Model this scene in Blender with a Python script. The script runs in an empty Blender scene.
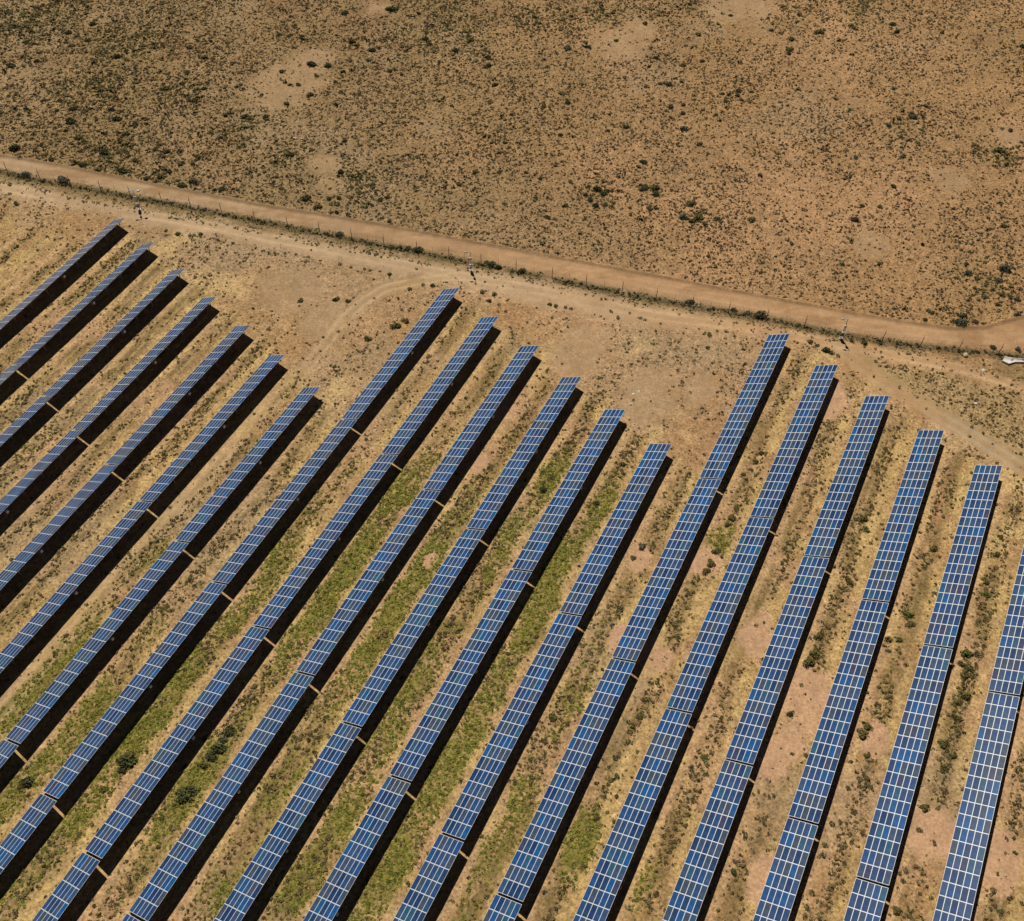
import bpy, math, random
import numpy as np
from mathutils import Matrix, Vector

random.seed(7)
rng = np.random.default_rng(11)
scene = bpy.context.scene
col = scene.collection

# ------------------------------------------------------------------ camera and terrain numbers
W, Hh = 1024, 921
F, TH, RO, CAMH, AZ, ZH, ZL = 996.2069, 0.92949, 0.01007, 138.84515, 1.10339, 2.49109, 0.49194
SUNX, SUNY = 0.22233, -0.63465
S0, PITCH, LM = -158.71642, 10.28571, 38.00018
T0 = [112.435, 109.307, 105.917, 102.297, 99.009, 95.653, 92.016, 126.551, 123.14, 119.83, 116.323, 112.763, 109.204,
      143.843, 140.165, 136.817, 133.069, 129.549, 126.2]
DS = [-0.084, -0.106, 0.018, 0.05, 0.213, 0.097, 0.11, -0.099, 0.02, -0.033, 0.015, -0.095, -0.144, -0.105, -0.07,
      -0.091, 0.076, 0.229, 0.2]
PPX, PPY, SLOPE = -13.5007, 6.82567, 4.23917
Q = [1.43568, 1.45377, 2.01943, 1.5509, 0.55023, 0.25578, 1.89671]
U = np.array([math.cos(AZ), math.sin(AZ)])          # along the rows, away from the camera
V = np.array([math.sin(AZ), -math.cos(AZ)])         # across the rows, towards their high edge
WID = math.sqrt(SLOPE ** 2 - (ZH - ZL) ** 2)


def soft(v, lo, hi):
    m = (lo + hi) / 2
    h = (hi - lo) / 2
    x = (v - m) / h
    return m + h * np.where(np.abs(x) < 0.8, x, np.sign(x) * (0.8 + 0.2 * np.tanh((np.abs(x) - 0.8) / 0.2)))


def terr(x, y):
    a = soft(np.asarray(x, float), -125, 125) / 100
    b = (soft(np.asarray(y, float), -5, 205) - 120) / 100
    q = Q
    return q[0]*a*a + q[1]*a*b + q[2]*b*b + q[3]*a**3 + q[4]*a*a*b + q[5]*a*b*b + q[6]*b**3


fwd = np.array([0, math.cos(TH), -math.sin(TH)])
upv = np.array([0, math.sin(TH), math.cos(TH)])
rgt = np.array([1.0, 0, 0])
R2 = math.cos(RO) * rgt + math.sin(RO) * upv
U2 = -math.sin(RO) * rgt + math.cos(RO) * upv


def at(px, py):
    """ground point (x, y) seen at a pixel"""
    d = fwd * F + R2 * (px - W / 2 - PPX) - U2 * (py - Hh / 2 - PPY)
    z = 0.0
    for _ in range(8):
        k = (z - CAMH) / d[2]
        x, y = d[0] * k, d[1] * k
        z = float(terr(x, y))
    return x, y


def proj(P):
    P = np.asarray(P, float) - np.array([0, 0, CAMH])
    z = P @ fwd
    return np.stack([W / 2 + PPX + F * (P @ R2) / z, Hh / 2 + PPY - F * (P @ U2) / z], -1)


def gz(x, y):
    return float(terr(x, y))


# ------------------------------------------------------------------ numpy noise
def _h(ix, iy, seed):
    n = (ix.astype(np.int64) * 374761393 + iy.astype(np.int64) * 668265263 + seed * 1442695041) & 0x7fffffff
    n = ((n ^ (n >> 13)) * 1274126177) & 0x7fffffff
    n = n ^ (n >> 16)
    return (n & 0xffff) / 65535.0


def vnoise(x, y, s, seed):
    x = x / s + seed * 17.3
    y = y / s - seed * 9.1
    ix = np.floor(x); iy = np.floor(y)
    fx = x - ix; fy = y - iy
    fx = fx * fx * (3 - 2 * fx); fy = fy * fy * (3 - 2 * fy)
    a = _h(ix, iy, seed); b = _h(ix + 1, iy, seed); c = _h(ix, iy + 1, seed); d = _h(ix + 1, iy + 1, seed)
    return (a * (1 - fx) + b * fx) * (1 - fy) + (c * (1 - fx) + d * fx) * fy


def fbm(x, y, s, seed, o=4):
    v = 0; a = 1; t = 0
    for i in range(o):
        v = v + a * vnoise(x * math.cos(i) - y * math.sin(i), x * math.sin(i) + y * math.cos(i), s / 2 ** i, seed + i * 5)
        t += a; a *= 0.55
    return v / t


def ss(e0, e1, x):
    t = np.clip((x - e0) / (e1 - e0), 0, 1)
    return t * t * (3 - 2 * t)


def line_world(pts):
    return np.array([at(*p) for p in pts])


def seg_dist(x, y, pl):
    """distance of points to a polyline"""
    best = np.full(x.shape, 1e9)
    for (x0, y0), (x1, y1) in zip(pl[:-1], pl[1:]):
        dx, dy = x1 - x0, y1 - y0
        t = np.clip(((x - x0) * dx + (y - y0) * dy) / (dx * dx + dy * dy), 0, 1)
        best = np.minimum(best, np.hypot(x - x0 - t * dx, y - y0 - t * dy))
    return best


# ------------------------------------------------------------------ layout lines (traced on the ground)
EXT = 60
outer_up = line_world([(-80, 140), (0, 156), (60, 166), (128, 180), (256, 205), (381, 225), (512, 250), (632, 272), (768, 298), (893, 321), (950, 329), (985, 328), (1024, 317), (1080, 290)])
fence_ln = line_world([(-60, 160), (0, 171), (32, 178), (125, 195), (212, 211), (256, 220), (406, 249), (512, 270), (637, 295), (762, 317), (843, 334), (918, 345), (993, 353), (1024, 357), (1090, 366)])
inner_up = line_world([(-80, 168), (0, 182), (98, 203), (210, 223), (256, 232), (406, 260), (512, 277), (637, 304), (768, 327), (868, 346), (955, 365), (1024, 385), (1080, 405)])
inner_lo = line_world([(-80, 180), (0, 195), (100, 214), (210, 234), (256, 243), (400, 273), (512, 298), (637, 325), (762, 334), (868, 358), (950, 372), (1024, 395), (1080, 415)])
diag = line_world([(842, 350), (880, 378), (930, 410), (975, 437), (1024, 468), (1080, 505)])
side = line_world([(452, 276), (415, 281), (385, 288), (362, 302), (343, 320), (320, 350), (292, 384), (255, 420), (210, 471), (165, 525), (90, 610), (20, 690), (-40, 760)])


def yline(pl, x):
    return np.interp(x, pl[:, 0], pl[:, 1])


def blob(x, y, pts, an=1.0):
    """soft spots on the ground at traced pixels (px, py, radius in metres)"""
    m = np.zeros(x.shape)
    for px, py, r in pts:
        cx, cy = at(px, py)
        a_ = an if py > 300 else 1.0
        dt = ((x - cx) * U[0] + (y - cy) * U[1]) / a_; dsd = ((x - cx) * V[0] + (y - cy) * V[1])
        m = np.maximum(m, np.exp(-(dt * dt + dsd * dsd) / (r * r)))
    return m


GREEN = [(60, 770, 9), (20, 700, 8), (110, 740, 7), (180, 660, 5), (215, 745, 7), (330, 590, 9), (380, 520, 7), (400, 600, 9), (430, 520, 8), (470, 610, 9), (370, 700, 8),
         (345, 790, 13), (310, 850, 11), (430, 700, 9), (480, 690, 7), (520, 620, 8), (545, 580, 6), (500, 740, 8), (460, 800, 8), (420, 840, 8),
         (560, 480, 3), (430, 480, 4), (250, 640, 6), (290, 700, 6), (270, 780, 5), (360, 760, 8), (260, 560, 3), (550, 720, 4), (530, 780, 4), (150, 560, 3),
         (580, 840, 2.5), (20, 430, 4), (480, 560, 6), (610, 520, 4), (630, 880, 2), (865, 640, 2), (720, 540, 2)]
SCRUBGREEN = [(530, 20, 8), (560, 25, 7), (600, 16, 6), (640, 10, 7), (690, 9, 8), (780, 10, 9), (840, 18, 6), (850, 5, 7), (645, 190, 4), (600, 196, 4), (695, 218, 4.5), (460, 20, 9), (440, 8, 8), (425, 40, 6), (395, 30, 6), (470, 45, 7), (90, 90, 9), (130, 40, 11), (20, 20, 12), (60, 5, 10), (180, 95, 6), (290, 155, 6), (360, 180, 5), (900, 125, 5), (1000, 150, 7), (985, 285, 7), (960, 320, 5), (240, 130, 6), (110, 155, 7), (300, 40, 5)]
BARE = [(755, 635, 3.6), (812, 700, 4.2), (800, 690, 4), (706, 560, 3), (875, 740, 2.6), (790, 745, 3), (930, 830, 4), (640, 560, 2.5), (620, 640, 2.5), (775, 760, 3), (660, 660, 2.5), (480, 465, 2), (506, 410, 2),
        (580, 350, 7), (650, 395, 7), (700, 390, 4), (290, 290, 9), (320, 320, 5), (420, 730, 2), (650, 650, 2.5), (430, 560, 1.5), (325, 165, 5), (330, 185, 4), (285, 85, 12), (310, 62, 8), (620, 45, 9), (740, 5, 12), (380, 8, 5), (640, 30, 6),
        (1010, 135, 4), (950, 180, 5), (870, 245, 5), (765, 880, 3), (845, 720, 2.5), (960, 840, 3), (1000, 860, 4), (830, 400, 4)]
STRAWSPOT = [(165, 248, 3), (178, 238, 3), (225, 290, 5), (200, 280, 3), (665, 438, 4), (545, 352, 4), (640, 345, 3), (330, 390, 4), (870, 400, 4), (640, 400, 2), (825, 355, 3), (940, 440, 3), (1015, 480, 5), (1015, 540, 6)]


def rowcoord(x, y):
    """(position across the pitch 0..PITCH measured from a row's low edge, metres past the row's far end)"""
    s = x * V[0] + y * V[1]
    t = x * U[0] + y * U[1]
    k = np.floor((s - S0) / PITCH).astype(int)
    lat = (s - S0) - k * PITCH
    ki = np.clip(k, 1, 19) - 1
    tt = np.array(T0)[ki]
    tt = np.where(k < 1, T0[0] - 8, tt)
    tt = np.where(k > 19, T0[18] - (k - 19) * 3.4, tt)
    return lat, t - tt, k


def masks(x, y):
    sh = x.shape
    n1 = fbm(x, y, 3.0, 3)
    wob = (fbm(x, y, 6, 21) - .5) * 1.6 + (n1 - .5) * 1.4
    yu, yf, iu, il = yline(outer_up, x), yline(fence_ln, x), yline(inner_up, x), yline(inner_lo, x)
    road2 = ss(-.7, .5, yu - y + wob * .25) * ss(-.6, 1.0, y - yf - .9 + wob * .6)
    road1 = ss(-1.6, .8, iu - y + wob * .6) * ss(-2.2, 1.6, y - il + wob * 1.6)
    dd = seg_dist(x, y, diag); ds_ = seg_dist(x, y, side)
    tr_d = 1 - ss(1.4, 3.0, dd + wob)
    tr_s = (1 - ss(1.2, 2.4, ds_ + wob)) * (.6 + .4 * ss(120, 150, y))
    rut_d = np.maximum(np.exp(-((dd - .95) / .42) ** 2), 0)
    rut_s = np.exp(-((ds_ - .9) / .42) ** 2)
    mid = (iu + il) / 2 + .8
    hw = 1.0
    rut1 = np.exp(-((np.abs(y - mid + (fbm(x, y, 25, 5) - .5) * 2.0) - hw) / .42) ** 2)
    scrub = (y > yu - .2)
    verge = (y < yf + 1.1) & (y > iu - 1.0)
    lat, past, k = rowcoord(x, y)
    arr = ss(2.0, -4.0, past + (n1 - .5) * 6) * (y < il - 1.0)
    green = blob(x, y, GREEN, 1.7)
    bare = blob(x, y, BARE, 1.6)
    straw = blob(x, y, STRAWSPOT)
    tl = x * U[0] + y * U[1]; sl_ = x * V[0] + y * V[1]
    st1 = fbm(tl * .16, sl_, 1.1, 141, 4); st2 = fbm(tl * .12, sl_, 2.6, 145, 3)
    latv = lat + (fbm(tl * .35, k * 37.0 + sl_ * .08, 5.0, 171, 3) - .5) * 3.4 + (_h(k, k * 0 + 5, 13) - .5) * 1.0 + (n1 - .5) * 1.2
    return dict(latv=latv, st1=st1, st2=st2, n1=n1, wob=wob, road2=road2, road1=road1, tr_d=tr_d, tr_s=tr_s, rut_d=rut_d, rut_s=rut_s, rut1=rut1,
                scrub=scrub, verge=verge, lat=lat, past=past, k=k, arr=arr, green=green, bare=bare, straw=straw,
                yu=yu, yf=yf, iu=iu, il=il, dd=dd, ds=ds_)


def band(lat, lo, hi, s=.7):
    return ss(lo - s, lo + s, lat) * (1 - ss(hi - s, hi + s, lat))


def C3(c):
    return np.array(c, float)


def mixc(a, b, f):
    return a * (1 - f[..., None]) + b * f[..., None]


# ------------------------------------------------------------------ small helpers
def tag(o, label=None, cat=None, group=None, kind=None):
    if label: o['label'] = label
    if cat: o['category'] = cat
    if group: o['group'] = group
    if kind: o['kind'] = kind
    return o


def mat(name, color, rough=.8, metal=0.0, spec=.3):
    m = bpy.data.materials.new(name); m.use_nodes = True
    b = m.node_tree.nodes['Principled BSDF']
    b.inputs['Base Color'].default_value = (*color, 1)
    b.inputs['Roughness'].default_value = rough
    b.inputs['Metallic'].default_value = metal
    b.inputs['Specular IOR Level'].default_value = spec
    return m


def noisy(name, c1, c2, scale, rough=.8, metal=0.0, spec=.3, bump=0):
    m = mat(name, c1, rough, metal, spec)
    nt = m.node_tree; b = nt.nodes['Principled BSDF']
    tc = nt.nodes.new('ShaderNodeTexCoord')
    n = nt.nodes.new('ShaderNodeTexNoise'); n.inputs['Scale'].default_value = scale; n.inputs['Detail'].default_value = 5
    r = nt.nodes.new('ShaderNodeValToRGB')
    r.color_ramp.elements[0].position = .35; r.color_ramp.elements[0].color = (*c1, 1)
    r.color_ramp.elements[1].position = .68; r.color_ramp.elements[1].color = (*c2, 1)
    nt.links.new(tc.outputs['Object'], n.inputs['Vector']); nt.links.new(n.outputs['Fac'], r.inputs['Fac'])
    nt.links.new(r.outputs['Color'], b.inputs['Base Color'])
    if bump:
        bp = nt.nodes.new('ShaderNodeBump'); bp.inputs['Strength'].default_value = bump; bp.inputs['Distance'].default_value = .05
        nt.links.new(n.outputs['Fac'], bp.inputs['Height']); nt.links.new(bp.outputs['Normal'], b.inputs['Normal'])
    return m


def attr_mat(name, rough=.9, var=.25):
    """colour comes from the mesh's own colour attribute, broken by fine noise"""
    m = mat(name, (.1, .1, .05), rough, 0, .1)
    nt = m.node_tree; b = nt.nodes['Principled BSDF']
    a = nt.nodes.new('ShaderNodeAttribute'); a.attribute_name = 'Col'
    nt.links.new(a.outputs['Color'], b.inputs['Base Color'])
    return m


class MB:
    def __init__(s): s.v = []; s.f = []; s.m = []

    def box(s, x0, x1, y0, y1, z0, z1, mi=0, M=None):
        b = len(s.v)
        P = [(x0, y0, z0), (x1, y0, z0), (x1, y1, z0), (x0, y1, z0), (x0, y0, z1), (x1, y0, z1), (x1, y1, z1), (x0, y1, z1)]
        if M is not None: P = [tuple(M @ Vector(p)) for p in P]
        s.v += P
        for q in ((0, 3, 2, 1), (4, 5, 6, 7), (0, 1, 5, 4), (1, 2, 6, 5), (2, 3, 7, 6), (3, 0, 4, 7)):
            s.f.append(tuple(b + i for i in q)); s.m.append(mi)
        return s

    def tube(s, p, q, r, n=8, mi=0, r2=None):
        p = Vector(p); q = Vector(q); d = (q - p).normalized()
        a = d.orthogonal().normalized(); c = d.cross(a)
        b = len(s.v); r2 = r if r2 is None else r2
        for k in range(n):
            t = 2 * math.pi * k / n; o = a * math.cos(t) + c * math.sin(t)
            s.v.append(tuple(p + o * r)); s.v.append(tuple(q + o * r2))
        for k in range(n):
            i = b + 2 * k; j = b + 2 * ((k + 1) % n)
            s.f.append((i, j, j + 1, i + 1)); s.m.append(mi)
        s.f.append(tuple(b + 2 * k for k in range(n))[::-1]); s.m.append(mi)
        s.f.append(tuple(b + 2 * k + 1 for k in range(n))); s.m.append(mi)
        return s

    def mesh(s, name, mats):
        me = bpy.data.meshes.new(name); me.from_pydata(s.v, [], s.f)
        for m in mats: me.materials.append(m)
        me.polygons.foreach_set('material_index', s.m); me.update()
        return me


def link(name, me, parent=None, loc=None):
    o = bpy.data.objects.new(name, me); col.objects.link(o)
    if parent: o.parent = parent
    if loc is not None: o.location = loc
    return o


# ------------------------------------------------------------------ camera, world, sun
cd = bpy.data.cameras.new('camera'); cam = bpy.data.objects.new('camera', cd); col.objects.link(cam)
M = Matrix(((R2[0], U2[0], -fwd[0], 0), (R2[1], U2[1], -fwd[1], 0), (R2[2], U2[2], -fwd[2], CAMH), (0, 0, 0, 1)))
cam.matrix_world = M
cd.sensor_width = 36; cd.sensor_fit = 'HORIZONTAL'; cd.lens = F / W * 36
cd.shift_x = -PPX / W; cd.shift_y = PPY / W
cd.clip_start = 1; cd.clip_end = 12000
scene.camera = cam

w = bpy.data.worlds.new('World'); scene.world = w; w.use_nodes = True
nt = w.node_tree; sky = nt.nodes.new('ShaderNodeTexSky'); sky.sky_type = 'NISHITA'; sky.sun_disc = False
sd = Vector((-SUNX, -SUNY, 1)).normalized()
sky.sun_elevation = math.asin(sd.z); sky.sun_rotation = math.atan2(sd.x, sd.y)
sky.altitude = 1800; sky.air_density = .3; sky.dust_density = 0; sky.ozone_density = 1.5
nt.links.new(sky.outputs[0], nt.nodes['Background'].inputs[0]); nt.nodes['Background'].inputs[1].default_value = .05
sl = bpy.data.lights.new('sun', 'SUN'); sl.energy = 5.0; sl.angle = math.radians(.5); sl.color = (1, .945, .85)
so = bpy.data.objects.new('sun', sl); col.objects.link(so)
so.rotation_euler = sd.to_track_quat('Z', 'Y').to_euler(); so.location = (-100, 300, 400)
vs = scene.view_settings; vs.view_transform = 'Standard'; vs.look = 'None'; vs.gamma = 1; vs.exposure = -0.3

# ------------------------------------------------------------------ ground sheet
def axis(lo, hi, step):
    core = np.arange(lo, hi + step, step)
    g = []; d = step; v = core[-1]
    while v < 6000:
        d *= 1.22; v += d; g.append(v)
    g = np.array(g); h = []
    d = step; v = core[0]
    while v > -6000:
        d *= 1.22; v -= d; h.append(v)
    return np.concatenate([np.array(h)[::-1], core, g])


gx = axis(-175, 175, .36); gy = axis(18, 275, .36)
X, Y = np.meshgrid(gx, gy)
m = masks(X, Y)
Z = terr(X, Y)
Z = Z + (fbm(X, Y, 60, 40) - .5) * np.clip((Y - 215) / 40, 0, 1) * 3.0      # gentle rolls far out
rough_ground = (1 - np.maximum(np.maximum(m['road1'], m['road2']), np.maximum(m['tr_d'], m['tr_s']))) * (1 - .6 * ss(.5, .7, m['bare']))
Z = Z + ((fbm(X, Y, 1.6, 60) - .5) * .10 + (fbm(X, Y, .8, 61, 2) - .5) * .05) * rough_ground
# low earth bank along the outer track's far edge, shallow ruts in the tracks
bank = np.exp(-((Y - m['yu'] - .2) / .30) ** 2) * ss(-165, -60, -np.abs(X - 20) * 0 + 200)
Z = Z + bank * .28 - m['rut1'] * m['road1'] * .05 - m['rut_d'] * m['tr_d'] * .07 - m['rut_s'] * m['tr_s'] * .06


def ground_colour(X, Y, m):
    n1 = m['n1']; nb = fbm(X, Y, 45, 77, 5); nc = fbm(X, Y, 14, 78, 4); nd = fbm(X, Y, 1.3, 79, 3)
    tan = C3((.385, .245, .120)); pink = C3((.42, .245, .122)); grey = C3((.345, .240, .137)); ol = C3((.190, .137, .055)); strawc = C3((.52, .375, .160))
    east = ss(-60, 60, X)
    base = mixc(mixc(np.broadcast_to(grey, X.shape + (3,)), np.broadcast_to(tan, X.shape + (3,)), ss(.3, .6, nb)), pink, east * .7)
    # scrubland: darker and more olive to the far left
    west = ss(40, -90, X + (nb - .5) * 120)
    far = ss(150, 235, Y)
    sc = mixc(base, ol * 1.25, np.clip(.16 + .45 * west * ss(.25, .6, nc) + .30 * far * ss(.3, .65, nb), 0, 1))
    sc = mixc(sc, strawc * .7, .28 * west * ss(.45, .7, nd))
    sgm = blob(X, Y, SCRUBGREEN)
    sc = mixc(sc, C3((.20, .155, .055)), .4 * sgm * ss(.35, .6, n1))
    # array ground
    lat = m['lat']
    ar = mixc(base, strawc * .88, .30 * ss(.35, .65, nc))
    latv = m['latv']
    ar = mixc(ar, strawc * .94, .70 * band(latv, 8.7, 11.2, .9) * ss(10.6, 10.0, lat) * ss(.2, .55, n1) * m['arr'])
    ar = mixc(ar, strawc * .85, .5 * band(lat, -.5, 1.2, .6) * m['arr'])
    ar = mixc(ar, C3((.50, .335, .185)), .75 * band(lat, 4.7, 6.1, .4) * m['arr'])
    ar = mixc(ar, strawc * 1.08, .6 * ss(.50, .64, m['st1']) * m['arr'])
    ar = mixc(ar, ol, .50 * ss(.50, .36, m['st2']) * m['arr'] * band(latv, 5.8, 9.0, .8))
    rk = _h(m['k'], m['k'] * 0 + 3, 9)
    rr_ = (np.exp(-((lat - 5.7 - rk * .5) / .22) ** 2) + np.exp(-((lat - 7.35 - rk * .5) / .22) ** 2)) * ss(.40, .56, fbm(X, Y, 30, 151, 2)) * m['arr']
    olv = np.clip(band(latv, 6.3, 8.5, .8) * (.45 + .5 * ss(.3, .6, nc)), 0, 1) * ss(.3, .55, n1) * m['arr']
    ar = mixc(ar, ol, .85 * olv)
    gr = np.clip(m['green'] * 1.4, 0, 1) * ss(.30, .5, nc * .4 + m['st2'] * .6 + (n1 - .5) * .2) * m['arr']
    ar = mixc(ar, C3((.190, .172, .038)) * (.6 + .8 * m['st1'][..., None]), .85 * gr * band(latv, 5.4, 9.3, .8))
    ar = mixc(ar, C3((.50, .35, .185)), np.clip(rr_, 0, 1) * .65)
    # open ground between the arrays and the road
    out = (1 - m['arr'])
    ar = mixc(ar, C3((.40, .285, .185)), .5 * out * ss(.4, .6, nc))
    sc = mixc(sc, C3((.30, .205, .115)), .45 * ss(100, -60, X))
    p1 = fbm(X, Y, 22, 131, 4); p2 = fbm(X, Y, 9, 133, 4)
    sc = mixc(sc, C3((.36, .265, .165)), .35 * ss(.60, .75, p1)); sc = mixc(sc, C3((.27, .165, .085)), .6 * ss(.56, .74, p2) * ss(.35, .6, nb))
    sc = mixc(sc, C3((.46, .28, .15)), .6 * east * ss(.54, .7, fbm(X, Y, 18, 135, 4)))
    ar = mixc(ar, C3((.47, .30, .165)), .7 * ss(.54, .70, p2)); ar = mixc(ar, C3((.35, .265, .165)), .4 * ss(.56, .72, p1) * (1 - m['green']))
    c = np.where(m['scrub'][..., None], sc, ar)
    # east meadow, right of the diagonal track
    ydi = np.interp(X, diag[:, 0], diag[:, 1])
    mead = ss(0, 3, Y - ydi) * ss(0, 3, m['iu'] - 1 - Y + 0 * X) * ss(diag[0, 0] - 2, diag[0, 0] + 8, X)
    c = mixc(c, C3((.37, .28, .14)), .65 * mead * (1 - m['scrub']))
    c = mixc(c, C3((.55, .40, .19)), np.clip(m['straw'], 0, 1) * .8 * ss(.35, .6, n1) * (1 - .0 * nd))
    c = mixc(c, mixc(np.broadcast_to(C3((.40, .285, .17)), X.shape + (3,)), C3((.52, .33, .20)), m['arr']), ss(.50, .68, m['bare'] + (n1 - .5) * .6) * (.5 + .45 * m['arr']) * (1 - m['scrub']))
    c = mixc(c, C3((.385, .265, .15)), ss(.40, .75, m['bare'] + (n1 - .5) * .7) * .75 * m['scrub'])
    # verge along the fence
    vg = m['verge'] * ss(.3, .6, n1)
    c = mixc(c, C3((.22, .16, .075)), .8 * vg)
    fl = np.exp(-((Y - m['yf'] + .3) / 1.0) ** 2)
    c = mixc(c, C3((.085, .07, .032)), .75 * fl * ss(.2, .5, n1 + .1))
    # tracks
    c = mixc(c, mixc(np.broadcast_to(C3((.40, .285, .175)), X.shape + (3,)), C3((.445, .275, .15)), ss(-90, 30, X)) * (0.86 + .28 * nc[..., None]), m['road2'] * .93)
    my = (m['yu'] + m['yf']) / 2 + .3
    ro2 = np.exp(-((np.abs(Y - my + (fbm(X, Y, 30, 161) - .5) * 2.4) - 1.0) / .35) ** 2)
    c = mixc(c, C3((.52, .36, .21)), ro2 * m['road2'] * .55 * ss(.3, .6, nc)); c = mixc(c, C3((.31, .185, .09)), m['road2'] * .6 * ss(.52, .68, fbm(X * .35, Y, 2.2, 163, 4)))
    r1 = mixc(np.broadcast_to(C3((.44, .32, .20)), X.shape + (3,)), C3((.46, .29, .155)), ss(-10, 60, X))
    c = mixc(c, r1 * (0.93 + .25 * nc[..., None]), m['road1'] * .95)
    c = mixc(c, C3((.60, .44, .27)), m['rut1'] * m['road1'] * .85 * ss(.3, .6, fbm(X, Y, 12, 12)))
    c = mixc(c, C3((.42, .29, .15)), m['tr_d'] * .35)
    c = mixc(c, C3((.46, .38, .27)), m['rut_d'] * m['tr_d'] * .7 * ss(.3, .55, nc))
    c = mixc(c, C3((.43, .31, .18)), m['tr_s'] * .3)
    c = mixc(c, C3((.54, .40, .23)), m['rut_s'] * m['tr_s'] * .75 * ss(.2, .5, n1))
    c = mixc(c, C3((.17, .11, .06)), bank * .8 * ss(.25, .6, n1 + .1))
    c = c * (.88 + .24 * nd[..., None]) * (.9 + .2 * n1[..., None]) * C3((1.0, .955, .90))
    return np.clip(c, .01, .9)


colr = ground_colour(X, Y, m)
ny, nx = X.shape
me = bpy.data.meshes.new('ground')
nv = nx * ny
me.vertices.add(nv)
me.vertices.foreach_set('co', np.stack([X, Y, Z], -1).astype(np.float32).ravel())
idx = np.arange(nv).reshape(ny, nx)
quads = np.stack([idx[:-1, :-1], idx[:-1, 1:], idx[1:, 1:], idx[1:, :-1]], -1).reshape(-1, 4)
nf = len(quads)
me.loops.add(nf * 4); me.loops.foreach_set('vertex_index', quads.astype(np.int32).ravel())
me.polygons.add(nf); me.polygons.foreach_set('loop_start', (np.arange(nf) * 4).astype(np.int32))
me.polygons.foreach_set('use_smooth', np.ones(nf, bool))
me.update(calc_edges=True)
ca = me.color_attributes.new('Col', 'FLOAT_COLOR', 'POINT')
ca.data.foreach_set('color', np.concatenate([colr, np.ones(colr.shape[:2] + (1,))], -1).astype(np.float32).ravel())
rg = me.attributes.new('rough_ground', 'FLOAT', 'POINT')
rg.data.foreach_set('value', rough_ground.astype(np.float32).ravel())

gm = bpy.data.materials.new('dry_earth'); gm.use_nodes = True
nt = gm.node_tree; b = nt.nodes['Principled BSDF']; b.inputs['Roughness'].default_value = .95; b.inputs['Specular IOR Level'].default_value = .1
N = nt.nodes.new; Lk = nt.links.new
tc = N('ShaderNodeTexCoord')
at_ = N('ShaderNodeAttribute'); at_.attribute_name = 'Col'
ar_ = N('ShaderNodeAttribute'); ar_.attribute_name = 'rough_ground'


def nz(scale, detail, rough=.6):
    n = N('ShaderNodeTexNoise'); n.inputs['Scale'].default_value = scale; n.inputs['Detail'].default_value = detail
    n.inputs['Roughness'].default_value = rough; Lk(tc.outputs['Object'], n.inputs['Vector']); return n


def ramp(src, p0, c0, p1, c1):
    r = N('ShaderNodeMapRange'); r.inputs['From Min'].default_value = p0; r.inputs['From Max'].default_value = p1
    r.inputs['To Min'].default_value = c0; r.inputs['To Max'].default_value = c1; Lk(src, r.inputs['Value']); return r.outputs[0]


def mul(a, b_, op='MULTIPLY'):
    n = N('ShaderNodeMath'); n.operation = op
    for i, s in enumerate((a, b_)):
        if isinstance(s, (int, float)): n.inputs[i].default_value = s
        else: Lk(s, n.inputs[i])
    return n.outputs[0]


n_f = nz(2.6, 4); n_s = nz(.9, 5); n_g = nz(9, 2)
v1 = ramp(n_f.outputs['Fac'], .32, .58, .68, 1.38)
v2 = ramp(n_s.outputs['Fac'], .3, .76, .7, 1.24)
v3 = ramp(n_g.outputs['Fac'], .3, .85, .7, 1.15)
# calmer on the graded tracks
amt = ramp(ar_.outputs['Fac'], 0, .25, 1, 1.0)
fac = mul(mul(v1, v2), v3)
fac = mul(mul(mul(fac, 1.0, 'SUBTRACT'), amt), 1.0, 'ADD')
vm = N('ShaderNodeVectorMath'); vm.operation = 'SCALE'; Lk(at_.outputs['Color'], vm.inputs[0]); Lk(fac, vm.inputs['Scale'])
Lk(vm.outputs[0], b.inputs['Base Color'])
bp = N('ShaderNodeBump'); bp.inputs['Strength'].default_value = .55; bp.inputs['Distance'].default_value = .12
hh = mul(mul(n_f.outputs['Fac'], ar_.outputs['Fac']), mul(n_g.outputs['Fac'], .4), 'ADD')
Lk(hh, bp.inputs['Height']); Lk(bp.outputs['Normal'], b.inputs['Normal'])
me.materials.append(gm)
tag(link('ground', me), kind='structure')

# ------------------------------------------------------------------ vegetation stuff: leafy clumps written straight into one mesh
def clump_template(seed, n, flat=.75, spread=1.0, blade=False):
    r = np.random.default_rng(seed)
    tris = []
    for i in range(n):
        a = r.uniform(0, 2 * math.pi); u = r.uniform(0, 1)
        rad = math.sqrt(u) * .85
        h = math.sqrt(max(0, 1 - rad * rad)) * flat * r.uniform(.55, 1.0)
        c = np.array([math.cos(a) * rad, math.sin(a) * rad, h])
        if blade:
            d = np.array([math.cos(a) * rad * .7 + r.uniform(-.3, .3), math.sin(a) * rad * .7 + r.uniform(-.3, .3), 1.0]); d /= np.linalg.norm(d)
            side_ = np.array([-math.sin(a), math.cos(a), 0]) * r.uniform(.10, .2)
            base = c * np.array([.45, .45, 0])
            tris.append([base - side_, base + side_, base + d * (.6 + .6 * r.random())])
        else:
            s = r.uniform(.32, .6) * spread
            nrm = c + r.normal(0, .45, 3); nrm[2] += .35; nrm /= np.linalg.norm(nrm)
            t1 = np.cross(nrm, r.normal(0, 1, 3)); t1 /= np.linalg.norm(t1); t2 = np.cross(nrm, t1)
            tris.append([c + t1 * s, c - t1 * s * .5 + t2 * s * .8, c - t1 * s * .5 - t2 * s * .8])
    return np.array(tris)          # n,3,3


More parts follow.
